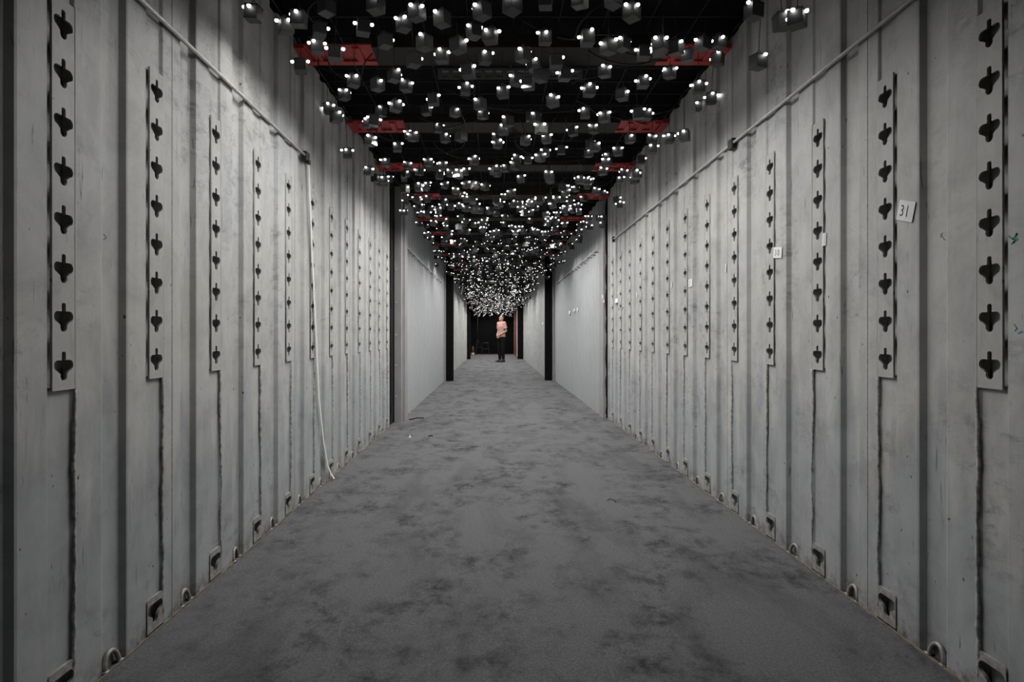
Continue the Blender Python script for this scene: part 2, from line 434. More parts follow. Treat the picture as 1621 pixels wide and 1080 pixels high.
# ------------------------------------------------------------------ roof beams with red ends
BEAMS = [3.52, 4.73, 5.88, 7.12, 8.5, 9.7, 10.95, 12.3, 13.7, 15.2]
ORD = ['first', 'second', 'third', 'fourth', 'fifth', 'sixth', 'seventh', 'eighth', 'ninth', 'tenth']
for i, yb in enumerate(BEAMS):
    xl = XL if yb < L1 else X2L; xr = XR if yb < R1 else X2R
    root = empty('roof_beam', ((xl + xr) / 2, yb, 2.50))
    tag(root, 'dark steel roof beam with red painted ends, %s counting from the camera' % ORD[i], 'beam', 'roof beams above the lamps')
    W = (xr - xl) / 2; hw = 0.115
    bm = bmesh.new()
    add_box(bm, (-W + 0.42, -hw, 0), (W - 0.36, hw, 0.006)); add_box(bm, (-W + 0.42, hw - 0.006, 0.006), (W - 0.36, hw, 0.07)); add_box(bm, (-W + 0.42, -hw, 0.006), (W - 0.36, -hw + 0.006, 0.07))
    obj('beam_channel', bm, M['brown'], root)
    for s in (-1, 1):
        bm = bmesh.new()
        a, b = (-W + 0.004, -W + 0.42) if s < 0 else (W - 0.36, W - 0.004)
        # pressed end plate: border, raised tongues, sloped end gusset
        add_box(bm, (a, hw - 0.05, 0.0), (b, hw, 0.008)); add_box(bm, (a, -hw, 0.012), (b, hw - 0.05, 0.02))
        m0 = a if s < 0 else b - 0.05
        add_box(bm, (m0, -hw, -0.004), (m0 + 0.05, hw, 0.012))
        for q in range(3):
            cx = a + (b - a) * (0.22 + 0.28 * q)
            add_box(bm, (cx - 0.02, -hw + 0.02, 0.0), (cx + 0.02, hw - 0.05, 0.012), 0.003)
        obj('red_end', bm, M['red'], root)
# slotted cable bars below the first beam
root = empty('slotted_bar', (0.09, 3.66, 2.43))
tag(root, 'dark grey slotted metal bar crossing under the nearest roof beam', 'bar')
def slot(cy, cz, l=0.03, r=0.0045):
    P = []
    for i in range(7): a = -PI / 2 + PI * i / 6; P.append((cy + l / 2 + r * math.cos(a), cz + r * math.sin(a)))
    for i in range(7): a = PI / 2 + PI * i / 6; P.append((cy - l / 2 + r * math.cos(a), cz + r * math.sin(a)))
    return P
sl_me = plate_with_holes('slot_plate', [(-0.42, 0), (0.42, 0), (0.42, 0.062), (-0.42, 0.062)],
                         [slot(-0.375 + 0.0625 * i, zz) for i in range(13) for zz in (0.018, 0.044)], 0.003, M['slot_grey'])
o = share('slot_plate', sl_me, root, (0, 0, 0), (0, 0, PI / 2))
bm = bmesh.new(); add_box(bm, (-0.42, 0.0016, 0.058), (0.42, 0.05, 0.062)); obj('bar_flange', bm, M['slot_grey'], root)
for x in (-0.35, 0.35):
    bm = bmesh.new(); add_tube(bm, [(x, 0.03, 0.06), (x, 0.03, 0.17)], 0.004, 6); obj('hanger', bm, M['dark_metal'], root)

# ------------------------------------------------------------------ lashing rods along the walls
def rod(name, x, sgn, y0, y1, z, ticks, label, brackets=()):
    bm = bmesh.new(); add_tube(bm, [(x, y0, z), (x, y1, z)], 0.0075, 10)
    o = obj(name, bm, M['rod'], smooth=True); tag(o, label, 'rod')
    for yy in ticks:
        bm = bmesh.new(); add_box(bm, (min(x, x + sgn * 0.028), yy - 0.006, z - 0.012), (max(x, x + sgn * 0.028), yy + 0.006, z + 0.004))
        obj('rod_clip', bm, M['post'] if ticks else M['rod'], o)
    for yy in brackets:
        bm = bmesh.new(); add_box(bm, (x - 0.013, yy - 0.03, z - 0.030), (x + 0.013, yy + 0.03, z + 0.024), 0.003)
        obj('bracket', bm, M['dark_metal'], o)
    return o
rod('lashing_rod', XL + 0.010, -1, -0.6, 3.58, 1.967, (), 'pale steel rod running high along the left near wall', (3.6,))
rod('lashing_rod', XR - 0.010, 1, -0.6, 6.72, 1.972, (), 'pale steel rod running high along the right near wall', (3.38, 6.75))
rod('lashing_rod', X2L + 0.024, -1, 7.25, 12.3, 1.955, [7.45 + 0.56 * i for i in range(9)], 'thin clipped rod on the pale left wall beyond the first gap')
rod('lashing_rod', X2R - 0.024, 1, 7.5, 12.6, 1.965, [7.75 + 0.56 * i for i in range(9)], 'thin clipped rod on the pale right wall beyond the first gap')

# white webbing strap hanging from the end of the left rod
sp = [(-1.066, 3.62, 1.945), (-1.068, 3.645, 1.79), (-1.070, 3.70, 1.43), (-1.070, 3.79, 0.91), (-1.070, 3.845, 0.565), (-1.070, 3.95, 0.28), (-1.068, 4.04, 0.11), (-1.062, 4.10, 0.045), (-1.052, 4.14, 0.006)]
bm = bmesh.new(); L = []
for i, p_ in enumerate(sp):
    a = 0.35 * math.sin(i * 1.1); L.append([bm.verts.new(Vector(p_) + Vector((dx, s * 0.0125 * math.cos(a), s * 0.0125 * math.sin(a) * 0.2))) for s, dx in ((-1, 0), (1, 0), (1, 0.002), (-1, 0.002))])
for a, b in zip(L, L[1:]):
    for k in range(4): bm.faces.new((a[k], a[(k + 1) % 4], b[(k + 1) % 4], b[k]))
bm.faces.new(L[0]); bm.faces.new(list(reversed(L[-1]))); bmesh.ops.recalc_face_normals(bm, faces=bm.faces)
tag(obj('webbing_strap', bm, M['webbing']), 'white webbing strap hanging down the left wall to the floor', 'strap')
bm = bmesh.new(); add_box(bm, (-1.075, 3.60, 1.925), (-1.055, 3.63, 1.95), 0.003)
obj('strap_buckle', bm, M['dark_metal'], bpy.data.objects['webbing_strap'])

# ------------------------------------------------------------------ hanging lamp boxes
A, AH = 0.056, 0.060            # box side and height
def lamp_parts(nb, seed, br=0.0082, seg=1):
    rnd = random.Random(seed); parts = []
    h = A / 2
    bm = bmesh.new(); add_box(bm, (-h, -h, -AH / 2), (h, h, AH / 2), 0.0012)
    body = bpy.data.meshes.new('lamp_box'); bm.to_mesh(body); bm.free(); body.materials.append(M['lampbox'])
    bm = bmesh.new(); add_box(bm, (-h - 0.001, -h - 0.001, AH / 2 - 0.007), (h + 0.001, h + 0.001, AH / 2 - 0.0045))
    parts.append(('lid_seam', bm, M['dark_metal']))
    bm = bmesh.new()
    add_tube(bm, [(0.009 * math.cos(a), 0, AH / 2 + 0.009 + 0.010 * math.sin(a)) for a in [2 * PI * i / 10 for i in range(11)]], 0.0016, 5, False)
    parts.append(('hook', bm, M['lampbox']))
    for q in rnd.sample(range(4), nb):
        R = Matrix.Rotation(q * PI / 2, 4, 'Z'); off = rnd.uniform(-0.6, 0.6) * h
        zc = AH / 2 - rnd.uniform(0.006, 0.02)
        bm = bmesh.new(); add_ball(bm, (h + 0.009, off, zc), br, 2) if seg else add_tube(bm, [(h + 0.009, off, zc - br), (h + 0.009, off, zc - br * 0.3), (h + 0.009, off, zc + br)], [br * 0.3, br, br * 0.3], 4); bm.transform(R)
        parts.append(('bulb', bm, M['bulb']))
        bm = bmesh.new(); add_box(bm, (h - 0.001, off - 0.003, zc - 0.0025), (h + 0.005, off + 0.003, zc + 0.0025)); bm.transform(R)
        parts.append(('bulb_holder', bm, M['lampbox']))
    out = []
    for n, b_, m in parts:
        me = bpy.data.meshes.new(n); b_.normal_update()
        if n == 'bulb':
            for f_ in b_.faces: f_.material_index = 1 if f_.normal.z > 0.2 else 0
        b_.to_mesh(me); b_.free(); me.materials.append(m)
        if n == 'bulb': me.materials.append(M['lampbox'])
        out.append((n, me))
    return body, out
PROTO = [lamp_parts(nb, 40 + i) for i, nb in enumerate((2, 2, 3, 2, 4, 3))]
PROTO_FAR = [lamp_parts(nb, 60 + i, 0.0066, 0) for i, nb in enumerate((1, 2, 3, 2))]
bm = bmesh.new(); add_tube(bm, [(0, 0, 0), (0, 0, 1)], 0.0016, 5)
cord_me = bpy.data.meshes.new('cord'); bm.to_mesh(cord_me); bm.free(); cord_me.materials.append(M['cord'])

NEAR = [(401, 21), (453, 42, 2.28), (473, 30, 2.32), (506, 47), (517, 12), (575, 44), (595, 8), (610, 65), (639, 38), (502, 74), (530, 85),
        (672, 68), (476, 105, 2.26), (655, 95), (700, 89), (624, 120), (598, 134), (643, 136), (686, 158), (627, 168),
        (811, 8, 2.2), (763, 17), (864, 2), (918, 0), (971, 0), (750, 50), (725, 72), (776, 57), (768, 91), (828, 87), (863, 60),
        (930, 61), (963, 74), (986, 70), (741, 113), (844, 104), (880, 97), (894, 118), (856, 120), (818, 126), (836, 132), (933, 143),
        (957, 113), (796, 146), (737, 141), (1044, 78), (1070, 76, 2.3), (1138, 67), (1136, 94), (1019, 84), (1088, 88), (1113, 69),
        (1193, 18, 2.26), (1238, 34, 2.18), (1262, 30, 2.17), (1200, 98, 2.14), (1018, 130), (1106, 138), (1126, 156), (1111, 168), (1045, 70),
        (545, 150), (520, 172), (560, 128), (700, 30), (1000, 20), (660, 20), (1060, 115), (985, 150), (875, 160), (760, 165)]
spots_xyz = []
rnd = random.Random(21)
for e in NEAR:
    z = e[2] if len(e) > 2 else rnd.uniform(2.24, 2.40)
    y = F_PX * (z - CAM_Z) / (530 - e[1]); x = (e[0] - 783) * y / F_PX
    for tr_ in range(12):
        if all((x - s[0]) ** 2 + (y - s[1]) ** 2 > 0.10 ** 2 or abs(z - s[2]) > 0.11 for s in spots_xyz): break
        z -= 0.02; y = F_PX * (z - CAM_Z) / (530 - e[1]); x = (e[0] - 783) * y / F_PX
    else: continue
    spots_xyz.append((x, y, z))
def bounds(y):
    if y < 7.0: return XL + 0.07, XR - 0.07
    if y < Y2: return X2L + 0.06, X2R - 0.06
    if y < Y3: return X3L + 0.12, X3R - 0.06
    return X3L + 0.12, 0.85
DENS = 23.0
y = 2.0; cell = 1 / math.sqrt(DENS)
cand = []
while y < YE - 0.5:
    x0, x1 = bounds(y); n = max(1, int((x1 - x0) / cell))
    for i in range(n):
        px = x0 + (x1 - x0) * (i + 0.5 + rnd.uniform(-0.5, 0.5)) / n
        py = y + rnd.uniform(-0.5, 0.5) * cell
        t_ = min(1, max(0, (py - 14) / 16))
        zl = 2.09 * (1 - t_) + 1.80 * t_; zh = 2.44 * (1 - t_) + 2.2 * t_
        cand.append((px, py, zl + (zh - zl) * rnd.random() ** 0.8))
    y += cell * (1.0 if y < 5 else 0.75)
for c_ in cand:
    row = 530 - F_PX * (c_[2] - CAM_Z) / c_[1]
    if -25 < row < 172: continue                      # that stretch is set out above
    if all((c_[0] - s[0]) ** 2 + (c_[1] - s[1]) ** 2 + 0.0 > 0.09 ** 2 for s in spots_xyz):
        spots_xyz.append(c_)
def in_view(s):
    u = 783 + F_PX * s[0] / s[1]; v = 530 - F_PX * (s[2] - CAM_Z) / s[1]
    return -5 < u < 1626 and -8 < v < 1080
vis = sorted([s for s in spots_xyz if in_view(s)], key=lambda s: s[1])
far = [s for s in spots_xyz if not in_view(s)]
indiv, rest = vis[:300], vis[300:] + far
ZONE_ROW = ['before the first roof beam'] + ['between the %s and %s roof beams' % (ORD[i], ORD[i + 1]) for i in range(9)]
def nth(k): return '%d%s' % (k, 'th' if 10 < k % 100 < 14 else {1: 'st', 2: 'nd', 3: 'rd'}.get(k % 10, 'th'))
zone_of = lambda s: sum(1 for b in BEAMS if b < s[1])
ranks = {}
for zi in range(10):
    for k, s_ in enumerate(sorted([s for s in indiv if zone_of(s) == zi], key=lambda s: s[0] / s[1])): ranks[s_] = k + 1
for j, (x, y, z) in enumerate(indiv):
    body, parts = PROTO[rnd.randrange(len(PROTO))]
    o = share('lamp_box', body, None, (x, y, z), (rnd.uniform(-0.08, 0.08), rnd.uniform(-0.08, 0.08), rnd.uniform(0, 2 * PI)))
    zi = zone_of((x, y, z))
    tag(o, 'grey lamp box hanging %s, %s from the left' % (ZONE_ROW[zi], nth(ranks[(x, y, z)])), 'lamp', 'hanging lamp boxes')
    for n, me in parts: share(n, me, o)
    share('cord', cord_me, o, (0, 0, AH / 2 + 0.017), scale=(1, 1, max(0.05, 2.60 - z - AH / 2 - 0.017)))
# the many smaller lamps further down the passage, joined
V, Fc, MI = [], [], []
def put(me, Mx, mi):
    b0 = len(V); V.extend([tuple(Mx @ v.co) for v in me.vertices])
    for p_ in me.polygons: Fc.append([b0 + k for k in p_.vertices]); MI.append(mi if p_.material_index == 0 else 0)
for (x, y, z) in rest:
    body, parts = PROTO_FAR[rnd.randrange(len(PROTO_FAR))]
    Mx = Matrix.Translation((x, y, z)) @ Matrix.Rotation(rnd.uniform(0, 2 * PI), 4, 'Z')
    put(body, Mx, 0)
    for n, me in parts:
        if n == 'bulb': put(me, Mx, 1)
    put(cord_me, Matrix.Translation((x, y, z + AH / 2)) @ Matrix.Diagonal((1, 1, 2.6 - z - AH / 2, 1)), 0)
me = bpy.data.meshes.new('lamp_boxes_far'); me.from_pydata(V, [], Fc)
me.materials.append(M['lampbox']); me.materials.append(M['bulb'])
me.polygons.foreach_set('material_index', MI); me.update()
o = obj('lamp_swarm', me, None, kind='stuff'); tag(o, 'swarm of tiny glowing lamp boxes receding along the far passage ceiling', 'lamps')

# downward light of the lamps: one light beside every few boxes
li = 0
for k, (x, y, z) in enumerate(sorted([s for s in spots_xyz if bounds(s[1])[0] + 0.2 < s[0] < bounds(s[1])[1] - 0.2 and s[2] < 2.36], key=lambda s: s[1])):
    if k % 2: continue
    ld = bpy.data.lights.new('lamp_light', 'SPOT'); ld.energy = SPOT_W * 4; ld.spot_size = math.radians(170); ld.spot_blend = 0.75
    ld.shadow_soft_size = 0.012; ld.color = (1.0, 0.985, 0.96)
    lo = bpy.data.objects.new('lamp_light', ld); COL.objects.link(lo)
    a = rnd.uniform(0, 2 * PI)
    xb0, xb1 = bounds(y)
    lo.location = (min(max(x + 0.05 * math.cos(a), xb0), xb1), y + 0.05 * math.sin(a), min(z - 0.01, 2.19)); li += 1

# black power cables looping above the boxes
bm = bmesh.new(); rnd = random.Random(5)
for i in range(110):
    y0 = rnd.uniform(2.2, 9.0) if i < 80 else rnd.uniform(9, 24); x0 = rnd.uniform(-0.9, 1.1); ang = rnd.uniform(0, 2 * PI)
    P = []; d = Vector((math.cos(ang), math.sin(ang), 0)); ln = rnd.uniform(0.25, 0.7); sag = rnd.uniform(0.03, 0.11)
    for k in range(13):
        s = k / 12; q = Vector((x0, y0, 2.485)) + d * ln * (s - 0.5) + Vector((0.05 * math.sin(s * 7 + i), 0.05 * math.cos(s * 5 + i), -sag * 4 * s * (1 - s)))
        q.x = min(max(q.x, -0.98), 1.18 if q.y < 12 else 1.0); P.append(q)
    add_tube(bm, P, 0.0042, 5)
o = obj('cable_tangle', bm, M['cord'], smooth=True, kind='stuff'); tag(o, 'tangle of black power cables looping above the hanging lamps', 'cables')

# ------------------------------------------------------------------ paper notes, pen marks
def strokes(bm, polys, w_, sgn, off):
    for poly in polys:
        for (a, b) in zip(poly, poly[1:]):
            d = Vector((b[0] - a[0], b[1] - a[1])); n = Vector((-d.y, d.x)).normalized() * w_ / 2; e = d.normalized() * w_ * 0.35
            q = [(a[0] + n.x - e.x, a[1] + n.y - e.y), (a[0] - n.x - e.x, a[1] - n.y - e.y), (b[0] - n.x + e.x, b[1] - n.y + e.y), (b[0] + n.x + e.x, b[1] + n.y + e.y)]
            lo = [bm.verts.new((off, y_, z_)) for y_, z_ in q]; hi = [bm.verts.new((off - sgn * 0.0006, y_, z_)) for y_, z_ in q]
            bm.faces.new(lo); bm.faces.new(list(reversed(hi)))
            for i in range(4): bm.faces.new((lo[i], lo[(i + 1) % 4], hi[(i + 1) % 4], hi[i]))
    bmesh.ops.recalc_face_normals(bm, faces=bm.faces)
G = {'3': [[(0, .9), (.25, 1), (.5, .85), (.45, .65), (.2, .52), (.5, .42), (.55, .2), (.3, 0), (0, .08)]],
     '1': [[(.25, 1), (.22, .5), (.25, 0)]],
     '0': [[(.3, 1), (.05, .75), (.05, .3), (.3, 0), (.55, .3), (.52, .75), (.3, 1)]],
     '2': [[(.02, .8), (.25, 1), (.5, .8), (.4, .5), (0, 0), (.55, .02)]],
     '9': [[(.5, .8), (.25, 1), (.03, .75), (.25, .5), (.5, .75), (.45, 0)]]}
def note(xin, sgn, px, py, wy, hz, text, label, tilt=0.0, lift=0.003, fold=0.0):
    """paper note on a side wall at the spot seen at (px, py); wy = size along the wall"""
    X = xin - sgn * lift
    d = abs(px - 783); Y = F_PX * abs(X) / d; Z = CAM_Z + (530 - py) * Y / F_PX
    root = empty('paper_note', (X, Y, Z)); root.rotation_euler = (tilt, 0, fold)
    tag(root, label, 'note', 'paper notes on the walls')
    bm = bmesh.new(); n = 5
    g_ = [[bm.verts.new((-sgn * (0.0015 * math.sin(PI * i / (n - 1)) + k * 0.0008), -wy / 2 + wy * i / (n - 1), s * hz / 2)) for s in (-1, 1)] for k in (0, 1) for i in range(n)]
    for k in (0, 1):
        for i in range(n - 1):
            a, b = g_[k * n + i], g_[k * n + i + 1]; bm.faces.new((a[0], b[0], b[1], a[1]))
    for i in range(n - 1):
        for s in (0, 1): bm.faces.new((g_[i][s], g_[i + 1][s], g_[n + i + 1][s], g_[n + i][s]))
    for i in (0, n - 1): bm.faces.new((g_[i][0], g_[i][1], g_[n + i][1], g_[n + i][0]))
    bmesh.ops.recalc_face_normals(bm, faces=bm.faces)
    obj('sheet', bm, M['paper'], root)
    if text:
        bm = bmesh.new(); hs = hz * 0.52; ws = wy * 0.34; x0 = -ws * len(text) * 0.42
        for i, ch in enumerate(text):
            pol = [[(-sgn * 1.0 * (x0 + ws * (i + a * 0.9)) , (b - 0.5) * hs) for a, b in pl] for pl in G[ch]]
            strokes(bm, pol, hz * 0.035, sgn, -sgn * 0.0026)
        obj('handwriting', bm, M['ink'], root)
    return root
note(XR, 1, 1434, 334, 0.078, 0.062, '31', 'tilted white paper note reading 31 on the right wall', 0.30, 0.003)
note(XR, 1, 1231, 400, 0.085, 0.049, '30', 'white paper note reading 30 stuck across a lashing strip', 0.13, 0.003)
note(XR, 1, 1305, 379, 0.022, 0.050, '', 'narrow folded blank note on the third strip of the right wall', 0.08, 0.004, 0.2)
note(XR, 1, 1149, 424, 0.014, 0.044, '', 'sliver of white paper on the right wall beside the fifth strip', 0.02, 0.004)
note(XR, 1, 1093, 448, 0.08, 0.05, '2', 'white note with one digit beside the seventh strip of the right wall', 0.0, 0.003)
note(XR, 1, 1063, 451, 0.022, 0.042, '', 'narrow white paper slip beside the eighth strip of the right wall', 0.0, 0.004)
note(XR, 1, 1008, 467, 0.03, 0.05, '', 'thin white paper strip far along the right near wall', 0.0, 0.004)
note(XR, 1, 976, 476, 0.14, 0.046, '', 'blank white note between the last two strips of the right wall', 0.0, 0.003)
note(X2R, 1, 901.5, 495, 0.2, 0.055, '', 'small white note lowest of the row on the pale right wall', 0.0, 0.004)
note(X2R, 1, 909, 491, 0.16, 0.045, '', 'small white note in the middle of the row on the pale right wall', 0.0, 0.004)
note(X2R, 1, 914.3, 490, 0.14, 0.055, '', 'small white note rightmost of the row on the pale right wall', 0.0, 0.004)
note(X3R, 1, 859, 512, 0.25, 0.05, '', 'tiny white note on the mottled grey wall behind the black post', 0.0, 0.004)
# two curled labels on the grey corner post, facing the camera
for (px, py, wv, hv, lab) in ((950.3, 470, 0.020, 0.044, 'white curled label on the grey right corner post, upper one'), (954.6, 477, 0.013, 0.036, 'white curled label on the grey right corner post, lower one')):
    Y = 7.186; X = 1.243 - (956 - px) * 0.003; X0_ = (px - 783) * Y / F_PX; Z = CAM_Z + (530 - py) * Y / F_PX
    bm = bmesh.new(); L = []
    for i in range(5):
        s = i / 4; L.append([bm.verts.new((X + (s - 0.5) * wv, Y - 0.002 - 0.008 * s * s - k * 0.0008, Z + q * hv / 2)) for q in (-1, 1) for k in (0, 1)])
    for a, b in zip(L, L[1:]):
        for u, v in ((0, 1), (1, 3), (3, 2), (2, 0)): bm.faces.new((a[u], a[v], b[v], b[u]))
    for a in (L[0], L[-1]): bm.faces.new((a[0], a[1], a[3], a[2]))
    bmesh.ops.recalc_face_normals(bm, faces=bm.faces)
    tag(obj('paper_note', bm, M['paper']), lab, 'note', 'paper notes on the walls')
# pen marks scrawled on the steel
def mark(wall, xin, sgn, px, py, polys, size, mat, wd=0.0025):
    d = abs(px - 783); Y = F_PX * abs(xin) / d; Z = CAM_Z + (530 - py) * Y / F_PX
    bm = bmesh.new()
    strokes(bm, [[(Y - sgn * a * size, Z + b * size) for a, b in pl] for pl in polys], wd, sgn, xin)
    obj('pen_mark', bm, mat, wall)
mark(wall_l, XL, -1, 166, 376, [[(-.5, .7), (.5, 0), (-.5, -.6)]], 0.012, M['ink'], 0.0016)
mark(wall_r, XR, 1, 1492, 374, [[(-.5, .5), (.6, -.8)], [(-.5, -.2), (.1, .6)]], 0.016, M['ink'], 0.0016)
mark(wall_r, XR, 1, 1207, 440, [[(0, .6), (.3, -.2), (.1, -.6), (.6, -1)]], 0.03, M['ink_blue'], 0.004)
mark(wall_r, XR, 1, 1604, 380, [[(-.6, .5), (0, .1), (.5, .6), (.1, -.3)], [(-.2, -.4), (.6, 0)]], 0.022, M['ink_green'], 0.005)
mark(wall_r, XR, 1, 1610, 520, [[(-.4, .5), (0, 0), (-.3, -.3)], [(.2, -.6), (.8, -.4)]], 0.02, M['ink_blue'], 0.003)
mark(wall_r, XR, 1, 984, 490, [[(-5, 0), (-4, .6), (-3, -.4), (-2, .6), (-1, -.2), (0, .7), (1, -.3), (2, .6), (3, .2)]], 0.035, M['ink'], 0.007)

# ------------------------------------------------------------------ litter on the carpet
def fl(px, py): Y = F_PX * CAM_Z / (py - 530); return Vector(((px - 783) * Y / F_PX, Y, 0))
def litter(name, pts, r, mat, label, cat):
    bm = bmesh.new(); add_tube(bm, pts, r, 6); tag(obj(name, bm, mat, smooth=True), label, cat)
b = fl(660, 664)
litter('cable_tie', [b + Vector((-0.08, -0.06, 0.006)), b + Vector((-0.04, -0.08, 0.012)), b + Vector((0.0, -0.02, 0.02)), b + Vector((0.07, 0.05, 0.008))], 0.006, M['black'], 'black wire scrap on the carpet by the left corner post', 'wire')
b = fl(682, 691)
litter('cable_tie', [b + Vector((-0.02, -0.02, 0.004)), b + Vector((0.0, 0, 0.008)), b + Vector((0.02, 0.0, 0.004))], 0.005, M['black'], 'short black wire scrap on the carpet near the left wall', 'wire')
b = fl(966, 792)
litter('cable_tie', [b + Vector((-0.02, -0.02, 0.003)), b + Vector((0.0, 0.01, 0.006)), b + Vector((0.025, -0.03, 0.003)), b + Vector((0.02, -0.06, 0.003))], 0.002, M['black'], 'thin black thread on the carpet right of the middle', 'wire')
b = fl(649, 693)
bm = bmesh.new()
q = [bm.verts.new(b + Vector(v)) for v in ((-0.012, -0.01, 0.001), (0.012, -0.008, 0.001), (0.002, 0.012, 0.001), (0.001, 0, 0.03))]
for f_ in ((0, 1, 2), (0, 1, 3), (1, 2, 3), (2, 0, 3)): bm.faces.new([q[i] for i in f_])
bmesh.ops.recalc_face_normals(bm, faces=bm.faces)
tag(obj('paper_scrap', bm, M['paper']), 'crumpled white paper scrap on the carpet near the left wall', 'scrap')

# ------------------------------------------------------------------ the visitor looking up
def remesh(o, vs, smooth_it=3):
    m = o.modifiers.new('skin', 'REMESH'); m.mode = 'VOXEL'; m.voxel_size = vs; m.use_smooth_shade = True
    s = o.modifiers.new('soft', 'SMOOTH'); s.iterations = smooth_it; s.factor = 0.5
person = empty('person', (0.235, 22.0, 0.0), 0)
person.rotation_euler = (0, 0, math.radians(-48))        # facing the camera, turned to the left of the picture
person.scale = (0.90, 0.95, 0.985)
tag(person, 'person in pink t-shirt and black trousers looking up, hands joined in front', 'person')
V3 = Vector
# local frame: faces -Y, x to the picture's right
hipz, knz, anz = 0.86, 0.47, 0.085
def leg(s): return [V3((s * 0.085, 0.0, hipz)), V3((s * 0.095, -0.015, knz)), V3((s * 0.10, 0.015, anz))]
sh = {s: V3((s * 0.165, 0.005, 1.365)) for s in (-1, 1)}
el = {s: V3((s * 0.225, 0.045, 1.09)) for s in (-1, 1)}
wr = {-1: V3((-0.055, -0.17, 0.93)), 1: V3((0.065, -0.175, 0.945))}
head_c = V3((0.0, -0.005, 1.535)); HT = Matrix.Rotation(math.radians(-19), 4, 'X')     # chin raised
bm = bmesh.new()
add_tube(bm, [(0, 0.01, 0.84), (0, 0.0, 0.95), (0, 0.0, 1.08), (0, -0.005, 1.24), (0, 0.0, 1.34), (0, 0.01, 1.40)],
         [(0.15, 0.10), (0.145, 0.10), (0.135, 0.095), (0.155, 0.105), (0.15, 0.085), (0.07, 0.06)], 16, rz=(1, 0, 0))
add_tube(bm, [(0, 0.012, 1.37), (0, 0.004, 1.44), (0, 0.0, 1.50)], [0.06, 0.052, 0.05], 12)
for s in (-1, 1):
    h_, k_, a_ = leg(s)
    add_tube(bm, [h_, h_.lerp(k_, 0.4), k_, k_.lerp(a_, 0.35), a_], [0.085, 0.075, 0.055, 0.055, 0.038], 12)
    add_tube(bm, [V3((s * 0.12, 0, 1.375)), sh[s], sh[s].lerp(el[s], 0.5), el[s], el[s].lerp(wr[s], 0.4), wr[s]], [0.05, 0.055, 0.045, 0.037, 0.036, 0.026], 12)
    # foot
    add_tube(bm, [a_ + V3((0, 0.04, -0.045)), a_ + V3((0, -0.06, -0.05)), a_ + V3((s * 0.01, -0.16, -0.062))], [(0.036, 0.036), (0.042, 0.034), (0.036, 0.022)], 10, rz=(1, 0, 0))
    # hand: palm, four fingers, thumb; the two hands folded over each other
    pc = wr[s] + V3((-s * 0.035, -0.015, -0.035)); fwd = (V3((-s * 0.75, -0.12, -0.62))).normalized()
    side = V3((0, 0, 1)).cross(fwd).normalized(); up = fwd.cross(side).normalized()
    add_tube(bm, [wr[s], wr[s] + fwd * 0.045, wr[s] + fwd * 0.085], [(0.026, 0.02), (0.022, 0.040), (0.018, 0.042)], 10, rz=tuple(side))
    for i in range(4):
        b0 = wr[s] + fwd * 0.08 + up * (0.030 - 0.020 * i); ln = (0.065, 0.074, 0.070, 0.055)[i]
        c1 = b0 + fwd * ln * 0.5 + V3((0, -0.006, 0)); c2 = c1 + (fwd * 0.7 + V3((0, 0.6, 0.0))).normalized() * ln * 0.5
        add_tube(bm, [b0, c1, c2], [0.0095, 0.009, 0.007], 8)
    tb0 = wr[s] + fwd * 0.03 + up * 0.03
    add_tube(bm, [tb0, tb0 + fwd * 0.03 + up * 0.022, tb0 + fwd * 0.058 + up * 0.026], [0.012, 0.010, 0.008], 8)
# head: skull, jaw, nose, ears, lips, brow - tilted back on the neck
def hp(x, y, z): return tuple(head_c + (HT @ V3((x, y, z))))
def hball(c, r, sc):
    q = bmesh.ops.create_icosphere(bm, subdivisions=2, radius=r)
    for v in q['verts']: v.co = head_c + HT @ (V3((v.co.x * sc[0], v.co.y * sc[1], v.co.z * sc[2])) + V3(c))
hball((0, 0.012, 0.03), 0.088, (0.86, 1.06, 1.0)); hball((0, -0.022, -0.035), 0.066, (0.88, 0.95, 1.05)); hball((0, -0.06, -0.078), 0.026, (1.1, 0.8, 0.8))
add_tube(bm, [hp(0, -0.083, 0.022), hp(0, -0.098, -0.002), hp(0, -0.104, -0.018)], [0.007, 0.010, 0.014], 8)
hball((0, -0.082, -0.048), 0.014, (1.5, 0.6, 0.6))
for s in (-1, 1):
    hball((s * 0.079, 0.012, 0.0), 0.024, (0.35, 0.75, 1.25)); hball((s * 0.03, -0.075, 0.032), 0.014, (1.6, 0.6, 0.5))
body = obj('body', bm, M['skin'], person, True); remesh(body, 0.008)
# shirt
bm = bmesh.new()
add_tube(bm, [(0, 0.01, 0.875), (0, 0.005, 0.98), (0, 0.0, 1.10), (0, -0.005, 1.24), (0, 0.0, 1.345), (0, 0.01, 1.405), (0, 0.012, 1.425)],
         [(0.176, 0.125), (0.170, 0.122), (0.160, 0.115), (0.176, 0.122), (0.168, 0.100), (0.085, 0.072), (0.066, 0.064)], 20, rz=(1, 0, 0))
for s in (-1, 1):
    d = (el[s] - sh[s])
    add_tube(bm, [V3((s * 0.10, 0, 1.38)), sh[s] + V3((0, 0, 0.006)), sh[s] + d * 0.35, sh[s] + d * 0.68], [0.06, 0.068, 0.066, 0.070], 14)
shirt = obj('t_shirt', bm, M['shirt'], person, True); remesh(shirt, 0.011, 2)
